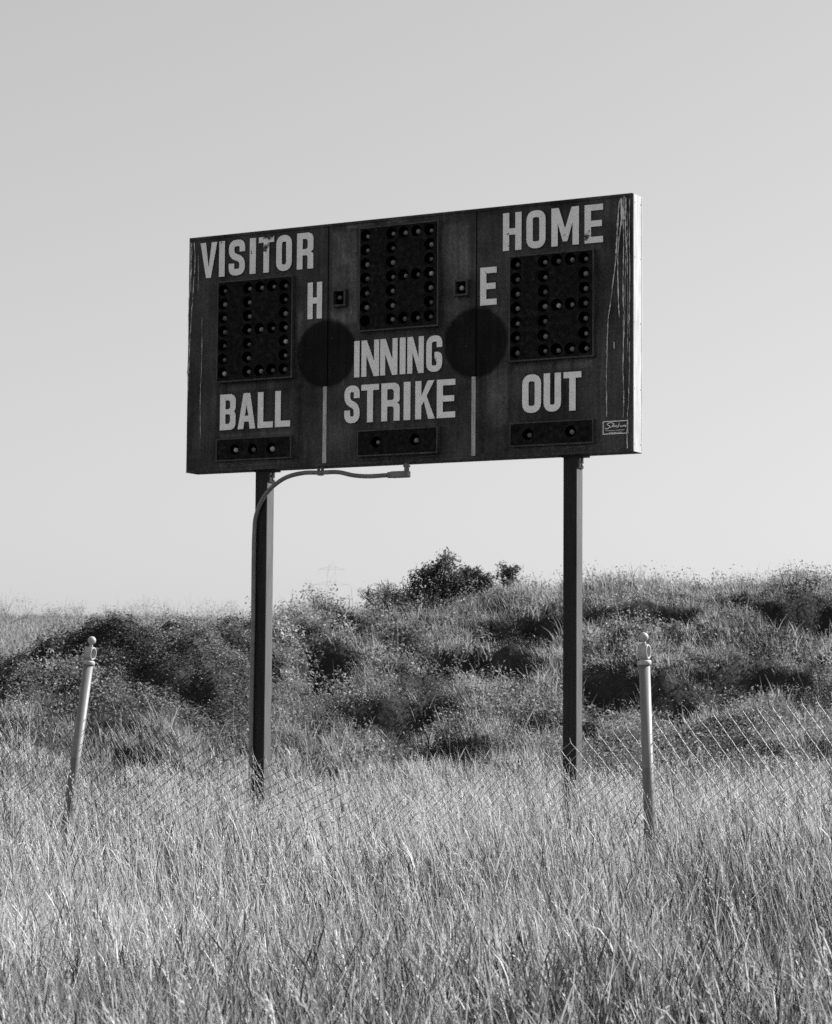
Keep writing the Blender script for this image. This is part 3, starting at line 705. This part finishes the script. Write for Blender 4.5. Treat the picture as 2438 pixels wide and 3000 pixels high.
def glyph(ch, w, h):
    s = S_; k = s / 2; P = lambda *a: [[Vector(p) for p in a]]
    if ch == 'I': return P((0, 0), (w, 0), (w, h), (0, h))
    if ch == 'V':
        m_ = w * 0.5; return P((m_ - 0.022, 0), (m_ + 0.022, 0), (w, h), (w - s, h), (m_, h * 0.30), (s, h), (0, h))
    if ch == 'T': return P((w / 2 - k, 0), (w / 2 + k, 0), (w / 2 + k, h - 0.044), (w, h - 0.044), (w, h), (0, h), (0, h - 0.044), (w / 2 - k, h - 0.044))
    if ch == 'L': return P((0, 0), (w, 0), (w, 0.046), (s, 0.046), (s, h), (0, h))
    if ch == 'E':
        b = 0.044; m0 = h * 0.5 - b / 2; return P((0, 0), (w, 0), (w, b), (s, b), (s, m0), (w * 0.94, m0), (w * 0.94, m0 + b), (s, m0 + b), (s, h - b), (w, h - b), (w, h), (0, h))
    if ch == 'H':
        b = 0.046; s = min(s, w * 0.36); m0 = h * 0.5 - b / 2
        return P((0, 0), (s, 0), (s, m0), (w - s, m0), (w - s, 0), (w, 0), (w, h), (w - s, h), (w - s, m0 + b), (s, m0 + b), (s, h), (0, h))
    if ch == 'N': return P((0, 0), (s * .85, 0), (s * .85, h * 0.58), (w - s * .9, 0), (w, 0), (w, h), (w - s * .85, h), (w - s * .85, h * 0.42), (s * .9, h), (0, h))
    if ch == 'M': return P((0, 0), (s, 0), (s, h * .60), (w / 2 - .018, .03), (w / 2 + .018, .03), (w - s, h * .60), (w - s, 0), (w, 0), (w, h), (w - s * 1.15, h), (w / 2, h * .45), (s * 1.15, h), (0, h))
    if ch == 'K': return P((0, 0), (s, 0), (s, h * .34), (s + .022, h * .46), (w - s * 1.1, 0), (w, 0), (w * .58, h * .60), (w * .97, h), (w * .97 - s * 1.1, h), (s, h * .60), (s, h), (0, h))
    if ch == 'A':
        a0, a1 = w * .31, w * .69
        return [[Vector(p) for p in ((0, 0), (s, 0), (s + .009, .056), (w - s - .009, .056), (w - s, 0), (w, 0), (a1, h), (a0, h))], [Vector(p) for p in ((w * .40, .100), (w * .60, .100), (w * .5, h * .68))]]
    if ch == 'O': return stroke([(k, k), (w - k, k), (w - k, h - k), (k, h - k)], s, 0.045, True)
    if ch == 'U': return stroke([(k, h), (k, k), (w - k, k), (w - k, h)], s, 0.045)
    if ch == 'S': return stroke([(w - k, h * .66), (w - k, h - k), (k, h - k), (k, h * .56), (w - k, h * .44), (w - k, k), (k, k), (k, h * .34)], s, 0.042)
    if ch == 'G': return stroke([(w - k, h * .67), (w - k, h - k), (k, h - k), (k, k), (w - k, k), (w - k, h * .46), (w * .52, h * .46)], s * .92, 0.042)[:1]
    if ch == 'R':
        return [[Vector(p) for p in ((0, 0), (s, 0), (s, h * .38), (w - s - .012, h * .38), (w - s, h * .34), (w - s, 0), (w, 0), (w, h * .38), (w - .004, h * .43), (w - .022, h * .47), (w - .004, h * .51), (w, h * .56), (w, h - .04), (w - .012, h - .014), (w - .04, h), (0, h))],
                [Vector(p) for p in ((s, h * .55), (w - s - .012, h * .55), (w - s, h * .59), (w - s, h - .06), (w - s - .014, h - .046), (s, h - .046))]]
    if ch == 'B':
        return [[Vector(p) for p in ((0, 0), (w - .04, 0), (w - .012, .014), (w, .04), (w, h * .42), (w - .006, h * .47), (w - .016, h * .51), (w - .006, h * .55), (w, h * .6), (w, h - .04), (w - .012, h - .014), (w - .04, h), (0, h))],
                [Vector(p) for p in ((s, .046), (w - s - .014, .046), (w - s, .06), (w - s, h * .40), (w - s - .014, h * .44), (s, h * .44))],
                [Vector(p) for p in ((s, h * .58), (w - s - .014, h * .58), (w - s, h * .62), (w - s, h - .06), (w - s - .014, h - .046), (s, h - .046))]]
def area(lp): return sum(lp[i - 1].x * lp[i].y - lp[i].x * lp[i - 1].y for i in range(len(lp))) / 2
def word(spec, v0, v1, mat, label):
    bm = bmesh.new()
    for ch, u0, u1 in spec:
        lps = glyph(ch, u1 - u0, v1 - v0); lps.sort(key=lambda l: -abs(area(l)))
        lps = [l if (area(l) > 0) == (i == 0) else l[::-1] for i, l in enumerate(lps)]
        fl = [p for l in lps for p in l]; jx = random.uniform(-.002, .002)
        Vt = [bm.verts.new((u0 + p.x + jx, -0.0105, v0 + p.y)) for p in fl]
        for t in tessellate_polygon([[Vector((p.x, p.y, 0)) for p in l] for l in lps]):
            f = bm.faces.new([Vt[i] for i in t])
    bm.normal_update()
    for f in bm.faces:
        if f.normal.y > 0: f.normal_flip()
    return obj('lettering', bm, mat, sb, label=label)
word([('V', .109, .263), ('I', .283, .335), ('S', .373, .520), ('I', .560, .615), ('T', .640, .777), ('O', .800, .938), ('R', .985, 1.129)], 1.503, 1.779, M_letV, 'flaking white lettering VISITOR')
word([('H', 2.724, 2.873), ('O', 2.913, 3.065), ('M', 3.110, 3.326), ('E', 3.371, 3.514)], 1.498, 1.774, M_letH, 'mottled white lettering HOME')
word([('H', 1.083, 1.209)], 1.117, 1.395, M_let, 'white letter H')
word([('E', 2.541, 2.675)], 1.114, 1.391, M_letH, 'white letter E')
word([('B', .310, .452), ('A', .471, .629), ('L', .650, .786), ('L', .806, .939)], .314, .588, M_let, 'white lettering BALL')
word([('I', 1.492, 1.538), ('N', 1.554, 1.704), ('N', 1.714, 1.860), ('I', 1.879, 1.928), ('N', 1.944, 2.081), ('G', 2.099, 2.235)], .652, .924, M_let, 'white lettering INNING')
word([('S', 1.409, 1.540), ('T', 1.557, 1.707), ('R', 1.726, 1.881), ('I', 1.914, 1.970), ('K', 2.010, 2.172), ('E', 2.191, 2.343)], .311, .593, M_let, 'white lettering STRIKE')
word([('O', 2.883, 3.032), ('U', 3.053, 3.189), ('T', 3.208, 3.347)], .311, .588, M_let, 'white lettering OUT')

def ribbon(bm, pts, wd, y):
    P = [Vector((p[0], p[1])) for p in pts]; n = len(P); L, R = [], []
    for i in range(n):
        t = P[min(i + 1, n - 1)] - P[max(i - 1, 0)]; t.normalize(); nr = Vector((-t.y, t.x))
        h_ = (wd[i] if isinstance(wd, list) else wd) / 2
        a, b = P[i] + nr * h_, P[i] - nr * h_
        L.append(bm.verts.new((a.x, y, a.y))); R.append(bm.verts.new((b.x, y, b.y)))
    for i in range(n - 1):
        f = bm.faces.new((L[i], R[i], R[i + 1], L[i + 1])); f.normal_update()
        if f.normal.y > 0: f.normal_flip()
# maker's plate bottom right
bm = bmesh.new()
for i, (a, b) in enumerate((((3.514, .219), (3.702, .219)), ((3.702, .222), (3.702, .128)), ((3.702, .131), (3.514, .131)), ((3.514, .128), (3.514, .222)))): ribbon(bm, [a, b], 0.006, -0.0070 - 0.0003 * i)
sx = lambda x: 3.516 + (x - 455) / (1190 - 455) * 0.186
sy = lambda x, y: 0.2195 - ((y - (545 - (x - 455) * 0.055)) / 350.0) * 0.0905
scr = [(510, 715), (535, 745), (600, 725), (650, 670), (600, 640), (570, 615), (600, 590), (690, 570), (770, 600), (745, 640)]
scr2 = [(650, 680), (690, 700), (740, 640), (745, 690), (795, 640), (805, 685), (850, 640), (872, 700), (925, 600), (950, 562), (925, 610), (888, 695), (950, 640), (985, 682), (1030, 650), (1050, 672), (1085, 630), (1100, 668), (1125, 632), (1132, 690)]
for q, w_, y_ in ((scr, 0.0052, -0.0085), (scr2, 0.0042, -0.0095)):
    ribbon(bm, [(p.x, p.y) for p in catmull([(sx(a), sy(a, b), 0) for a, b in q], 4)], w_, y_)
for x0, x1, yy in ((530, 780, 792), (830, 1090, 772), (620, 1000, 843)):
    xx = x0
    while xx < x1:
        ribbon(bm, [(sx(xx), sy(xx, yy + (x0 - xx) * .05)), (sx(xx + 26), sy(xx + 26, yy + (x0 - xx) * .05))], 0.0035, -0.0075); xx += 34
obj('maker_plate', bm, M_let, sb, label='small white boxed script maker mark')

# dried streaks running down the ends of the board
bm = bmesh.new(); rs = np.random.default_rng(3)
def drip(pts, wlo, whi, y):
    pts = [Vector((a, b, 0)) for a, b in pts]; P = catmull(pts, 10); out, ws = [], []
    for i, p in enumerate(P): out.append((p.x + rs.normal(0, 0.0009), p.y)); ws.append(float(np.clip(wlo + (whi - wlo) * rs.random() ** 1.5, .0012, 1)) * (0.3 if i in (0, len(P) - 1) else 1))
    ribbon(bm, out, ws, y)
DR = [([(3.640, 1.79), (3.622, 1.55), (3.616, 1.40)], .006, .016), ([(3.616, 1.40), (3.597, 1.24), (3.565, 1.02), (3.553, .93), (3.545, .70), (3.540, .52), (3.544, .25)], .002, .009),
      ([(3.652, 1.80), (3.650, 1.62), (3.628, 1.40), (3.632, 1.1), (3.640, .95)], .003, .012), ([(3.668, 1.80), (3.672, 1.5), (3.668, 1.2), (3.672, .9), (3.668, .56), (3.674, .40), (3.670, .24)], .003, .009),
      ([(3.690, 1.80), (3.686, 1.6), (3.693, 1.45), (3.690, 1.38)], .005, .014), ([(3.676, 1.81), (3.674, 1.72), (3.670, 1.64)], .010, .026), ([(3.655, 1.80), (3.660, 1.7), (3.655, 1.6)], .008, .02),
      ([(3.719, 1.79), (3.716, 1.5), (3.720, 1.2), (3.716, .9), (3.717, .63), (3.712, .4), (3.702, .24)], .002, .008), ([(3.700, 1.7), (3.702, 1.3), (3.706, 1.0), (3.702, .7)], .001, .006),
      ([(3.703, .23), (3.700, .12), (3.702, .02)], .006, .012), ([(3.690, 1.4), (3.684, 1.1), (3.680, .8)], .001, .005), ([(3.600, .78), (3.602, .73)], .006, .01),
      ([(.020, 1.80), (.026, 1.6), (.014, 1.35), (.012, 1.19)], .003, .009), ([(.056, 1.79), (.066, 1.66), (.060, 1.54)], .003, .010), ([(.060, 1.54), (.045, 1.3), (.030, 1.03), (.022, .8), (.014, .56)], .001, .007),
      ([(.032, 1.79), (.036, 1.65), (.030, 1.4)], .001, .006), ([(.137, 1.21), (.141, .88), (.132, .55), (.140, .26)], .001, .005), ([(.095, 1.7), (.10, 1.4)], .001, .004), ([(.012, 1.19), (.020, 1.0), (.008, .75)], .002, .008)]
bm.free()
for i, (pts, a, b) in enumerate(DR):
    bm = bmesh.new(); drip(pts, a, b, -0.0125 - 0.0003 * i); obj('dried_streak', bm, M_drip, sb)
# smears around the panels
M_smear, nt_, b_ = new_mat('grime_smear', 0.08, 0.8, 0.1)
g = G(nt_); c1 = g.coord((16, 16, 16)); g.l(g.ramp(g.noise(c1, 1, 4, 0.7), [(0.35, 0.035), (0.65, 0.12)]), b_.inputs['Base Color'])
bm = bmesh.new()
for i, (pts, a, b) in enumerate([([(.40, 1.475), (.55, 1.470), (.66, 1.474)], .002, .008), ([(1.45, 1.78), (1.55, 1.785), (1.63, 1.79)], .010, .03), ([(1.79, 1.80), (1.85, 1.803)], .012, .025), ([(3.56, .030), (3.62, .026), (3.69, .028)], .004, .012),
                                 ([(.30, .058), (.55, .052), (.80, .060), (.95, .055)], .002, .009), ([(1.56, .036), (1.8, .033), (2.2, .038)], .002, .008), ([(2.79, .05), (3.1, .046), (3.44, .052)], .003, .012),
                                 ([(1.405, 1.62), (1.408, 1.59)], .003, .006), ([(1.50, 1.60), (1.49, 1.575)], .003, .006), ([(2.32, 1.56), (2.31, 1.55)], .003, .006), ([(2.25, 1.295), (2.262, 1.29)], .004, .008), ([(2.26, 1.235), (2.285, 1.24)], .003, .007), ([(2.42, .83), (2.43, .82)], .004, .01)]):
    bm = bmesh.new(); drip(pts, a, b, -0.0065 - 0.0002 * i); obj('grime_smear', bm, M_smear, sb)

# posts
M_post, nt_, b_ = new_mat('post_paint', 0.02, 0.5, 0.12)
g = G(nt_); c1 = g.coord((14, 14, 1.2)); g.l(g.ramp(g.noise(c1, 3, 5, 0.65), [(0.3, 0.014), (0.75, 0.030)]), b_.inputs['Base Color'])
g.l(g.ramp(g.noise(g.coord(), 18, 4), [(0.3, 0.36), (0.7, 0.55)]), b_.inputs['Roughness'])
M_postlit, nt_, b_ = new_mat('post_paint_lit', 0.1, 0.5, 0.3)   # sun-side post faces: sunlight put into a lighter paint colour
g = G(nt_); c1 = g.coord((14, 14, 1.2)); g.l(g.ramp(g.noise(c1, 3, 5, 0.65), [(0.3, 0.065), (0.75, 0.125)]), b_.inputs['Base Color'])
zb = -O.z - 0.3
for pu in (0.602, 3.180):
    bm = bmesh.new(); box(bm, pu, pu + 0.107, 0.045, 0.147, zb, -0.004, 0.006); bm.normal_update(); p = obj('support_post', bm, M_post, sb); p.data.materials.append(M_postlit)
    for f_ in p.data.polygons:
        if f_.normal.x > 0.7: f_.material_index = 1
    bm = bmesh.new(); box(bm, pu - 0.02, pu + 0.16, 0.03, 0.155, -0.012, 0.002, 0.001); box(bm, pu + 0.108, pu + 0.116, 0.05, 0.14, -0.09, -0.012); [tube(bm, [(pu + q_, .0295, -.005), (pu + q_, .022, -.005)], 0.009, 6) for q_ in (.0, .05, .14)]; obj('mounting_plate', bm, M_post, p)
    for bz in (-.03, -.065):
        for by_ in (.07, .115): bm = bmesh.new(); tube(bm, [(pu + .116, by_, bz), (pu + .124, by_, bz)], 0.009, 6); obj('bolt', bm, M_alu, p)

# conduit
M_cond, nt_, b_ = new_mat('conduit_grey', 0.16, 0.45, 0.4)
g = G(nt_); c1 = g.coord(); g.l(g.ramp(g.noise(c1, 9, 5, 0.65), [(0.3, 0.10), (0.7, 0.20)]), b_.inputs['Base Color'])
cy_ = 0.024; sh = -0.016
cp = [(.606, zb), (.606, -1.9), (.611, -1.16), (.610, -.664), (.613, -.475), (.626, -.349), (.690, -.213), (.778, -.128), (.895, -.066), (1.04, -.040), (1.19, -.043), (1.342, -.046), (1.470, -.074), (1.597, -.087), (1.724, -.086), (1.80, -.084)]
bm = bmesh.new(); tube(bm, [(p.x, p.y, p.z) for p in catmull([(a, cy_, b) for a, b in cp], 8)], 0.0165, 14)
obj('conduit', bm, M_cond, sb, smooth=True)
bm = bmesh.new(); tube(bm, [(1.77, cy_, -.085), (1.80, cy_, -.085)], 0.023, 14); box(bm, 1.795, 1.945, cy_ - .024, cy_ + .028, -.108, -.060, 0.007); tube(bm, [(1.925, cy_, -.075), (1.925, cy_, 0.0)], 0.019, 14)
tube(bm, [(1.925, cy_, -.032), (1.925, cy_, -.018)], 0.026, 6); box(bm, 1.80, 1.935, cy_ - .029, cy_ - .0245, -.104, -.064)
obj('conduit_fitting', bm, M_cond, sb)
bm = bmesh.new(); box(bm, 1.175, 1.205, cy_ - .02, cy_ + .02, -.065, -.058); box(bm, 1.172, 1.176, cy_ - .02, cy_ + .02, -.062, .0); box(bm, 1.205, 1.209, cy_ - .02, cy_ + .02, -.062, .0); obj('conduit_clip', bm, M_cond, sb)

# ------------------------------------------------------------------ chain link fence
FA = Vector((1.262, 13.1, 0)); FB = Vector((-2.12, 15.0, 0)); fd = (FA - FB).normalized(); fn = Vector((-fd.y, fd.x, 0))
fe = thing('chain_link_fence', 'sagging chain link fence without a top rail, on two leaning capped posts in the grass', 'fence', Matrix.Translation(FA))
M_wire, nt_, b_ = new_mat('galvanised_wire', 0.34, 0.5, 0.3, 0.0)
g = G(nt_); tc = g.n('ShaderNodeTexCoord'); sp = g.n('ShaderNodeSeparateXYZ'); g.l(tc.outputs['Object'], sp.inputs[0])
wire_tone = g.math('ADD', g.math('MULTIPLY', sp.outputs['X'], 0.33), g.math('MULTIPLY', g.noise(g.coord(), 3, 4), 0.8))   # wire colour goes darker towards the far half
g.l(g.ramp(g.math('ADD', wire_tone, 0.55), [(0.15, 0.10), (0.85, 0.36)]), b_.inputs['Base Color'])
TK = [-8, -5.5, -4.4, -3.85, -3.3, -2.9, -2.42, -1.7, -1.03, -.44, 0, 1.02, 3.0, 5]
TZ = [1.33, 1.33, 1.30, 1.25, 1.20, 1.13, 1.02, 0.80, 0.96, 1.16, 1.262, 1.385, 1.45, 1.48]
PW, PH = 0.082, 0.078
def fpt(k, dv):
    """k = along the fence, dv = drop below the top edge; the slack mesh leans along its own plane"""
    shr = np.interp(k, [-6, -4, -2.5, 0, 3], [0.05, 0.08, 0.30, 0.40, 0.36])
    kk = k - shr * dv + 0.012 * (vnoise(k, dv, 2.2, 130) - 0.5)
    z = np.interp(k, TK, TZ) - dv + 0.03 * (vnoise(k, dv, 1.7, 131) - 0.5) * (k < -0.5)
    y = 0.040 + 0.10 * (vnoise(k, dv, 0.9, 133) - 0.5) * (abs(k) > 0.3) * (abs(k + 3.85) > 0.3)
    return Vector((fd.x * kk + fn.x * y, fd.y * kk + fn.y * y, z))
bm = bmesh.new()
k0, k1 = -6.4, 2.6; nk = int((k1 - k0) / PW); nrow = 34
for i in range(nk):
    for dr in (1, -1):
        pts = []; ka = k0 + i * PW
        for j in range(nrow):                              # one spiral wire: half a diamond per step
            kk = ka + dr * (PW / 2) * j
            if kk < k0 or kk > k1: break
            q = fpt(kk, j * PH / 2)
            if q.z < 0.02: break
            pts.append(q + fn * (0.0025 * (1 if (j + (dr > 0)) % 2 else -1)))
        if dr == 1 and len(pts) > 1:                       # cut twisted ends above the top row
            q = pts[0]; pts = [q + Vector((-0.006, 0, 0.030 + random.uniform(-.006, .008)))] + pts
        if len(pts) > 1: tube(bm, pts, 0.0016, 4, cap=False)
        if dr == 1:
            for q in pts[1:]: tube(bm, [q + Vector((0, 0, 0.006)), q, q - Vector((0, 0, 0.006))], [0.0018, 0.0036, 0.0018], 5)   # knuckles where the wires hook
obj('wire_mesh', bm, M_wire, fe)
M_pipe, nt_, b_ = new_mat('fence_pipe', 0.36, 0.5, 0.35)
g = G(nt_); c1 = g.coord((20, 20, 2)); tc = g.n('ShaderNodeTexCoord'); sp = g.n('ShaderNodeSeparateXYZ'); g.l(tc.outputs['Object'], sp.inputs[0])
band = g.math('ADD', sp.outputs['Z'], g.math('MULTIPLY', g.noise(g.coord(), 30, 2), 0.01))
lo = g.math('GREATER_THAN', band, 1.02)
col = g.ramp(g.noise(c1, 3, 5, 0.65), [(0.3, 0.125), (0.7, 0.19)])
g.l(g.math('MULTIPLY', col, g.math('ADD', g.math('MULTIPLY', lo, 0.28), 0.72)), b_.inputs['Base Color'])
M_cap, nt_, b_ = new_mat('cap_casting', 0.5, 0.55, 0.3)
g = G(nt_); c1 = g.coord(); g.l(g.ramp(g.noise(c1, 40, 4, 0.6), [(0.3, 0.28), (0.7, 0.44)]), b_.inputs['Base Color'])
def fence_post(base, top, label):
    p0, p1 = Vector(base), Vector(top); ax = (p1 - p0); L = ax.length; ax.normalize()
    xx = (fd - ax * fd.dot(ax)).normalized(); yy = ax.cross(xx)
    R4 = Matrix((xx, yy, ax)).transposed().to_4x4(); R4.translation = p0
    bm = bmesh.new(); lathe(bm, [(0.030, -0.25), (0.030, L)], 28)
    p = obj('fence_post', bm, M_pipe, None, smooth=False, label=label); p.data.polygons.foreach_set('use_smooth', [len(f.vertices) == 4 for f in p.data.polygons])
    p.parent = fe; p.matrix_world = R4; p.matrix_parent_inverse = Matrix(); p.matrix_local = fe.matrix_world.inverted() @ R4
    bm = bmesh.new()
    lathe(bm, [(0.034, L - .004), (0.037, L), (0.037, L + .016), (0.034, L + .020), (0.018, L + .026), (0.012, L + .032)], 24)
    n = 28; zc = L + .066                                   # rail eye: a short oval barrel along the fence line
    rings = []
    for xq, ro, ri in ((-.025, 1.0, 0), (.022, 1.0, 0), (.027, .94, 0), (.027, .78, 0), (.022, .72, 0), (-.025, .72, 0)):
        rings.append([bm.verts.new((xq, .031 * ro * math.cos(2 * PI * k / n), zc + .041 * ro * math.sin(2 * PI * k / n))) for k in range(n)])
    rings.append(rings[0])
    for A, B in zip(rings[:-1], rings[1:]):
        for k in range(n): bm.faces.new((A[k], A[(k + 1) % n], B[(k + 1) % n], B[k]))
    lathe(bm, [(0.016, zc + .036), (0.010, zc + .050), (0.010, zc + .060)], 16)
    r_ = bmesh.ops.create_uvsphere(bm, u_segments=20, v_segments=14, radius=0.0255)
    for v in r_['verts']: v.co += Vector((0, 0, zc + .080))
    bmesh.ops.recalc_face_normals(bm, faces=bm.faces)
    c_ = obj('post_cap', bm, M_cap, p, smooth=True)
    return p
fence_post((1.273, 13.1, 0), (1.224, 13.1, 1.563), 'right fence post, nearly upright')
fence_post((-2.180, 15.0, 0), (-1.992, 15.0, 1.578), 'left fence post, leaning right')

# ------------------------------------------------------------------ a lattice pylon far off
M_steel, *_ = new_mat('pylon_steel', 0.55, 0.6, 0.3)
PY = 420.0
py_ = thing('transmission_pylon', 'tiny faint lattice pylon far off behind the bank, right of the left support post', 'pylon', Matrix.Translation((-14.4, PY, 5.0)))
bm = bmesh.new(); Hh = 21.5
def bar(a, b, r=0.07): tube(bm, [a, b], r * 0.22, 4)
wz = lambda z: 2.2 * (1 - z / Hh) + 0.5
for sx_ in (-1, 1):
    for sy_ in (-1, 1):
        bar((sx_ * wz(0), sy_ * wz(0), -3), (sx_ * wz(Hh), sy_ * wz(Hh), Hh))
for z0 in np.arange(0, Hh - 1, 2.0):
    for sx_ in (-1, 1):
        bar((sx_ * wz(z0), -wz(z0), z0), (-sx_ * wz(z0 + 2), -wz(z0 + 2), z0 + 2), .05)
obj('tower', bm, M_steel, py_)
for z0, l in ((15.5, 3.6), (18.0, 3.0), (20.6, 2.2)):
    bm = bmesh.new()
    for s_ in (-1, 1):
        bar((0, 0, z0 + .6), (s_ * l, 0, z0), .07); bar((0, 0, z0), (s_ * l, 0, z0), .07); bar((s_ * l, 0, z0), (s_ * l, 0, z0 - .8), .06)
    obj('cross_arm', bm, M_steel, py_)
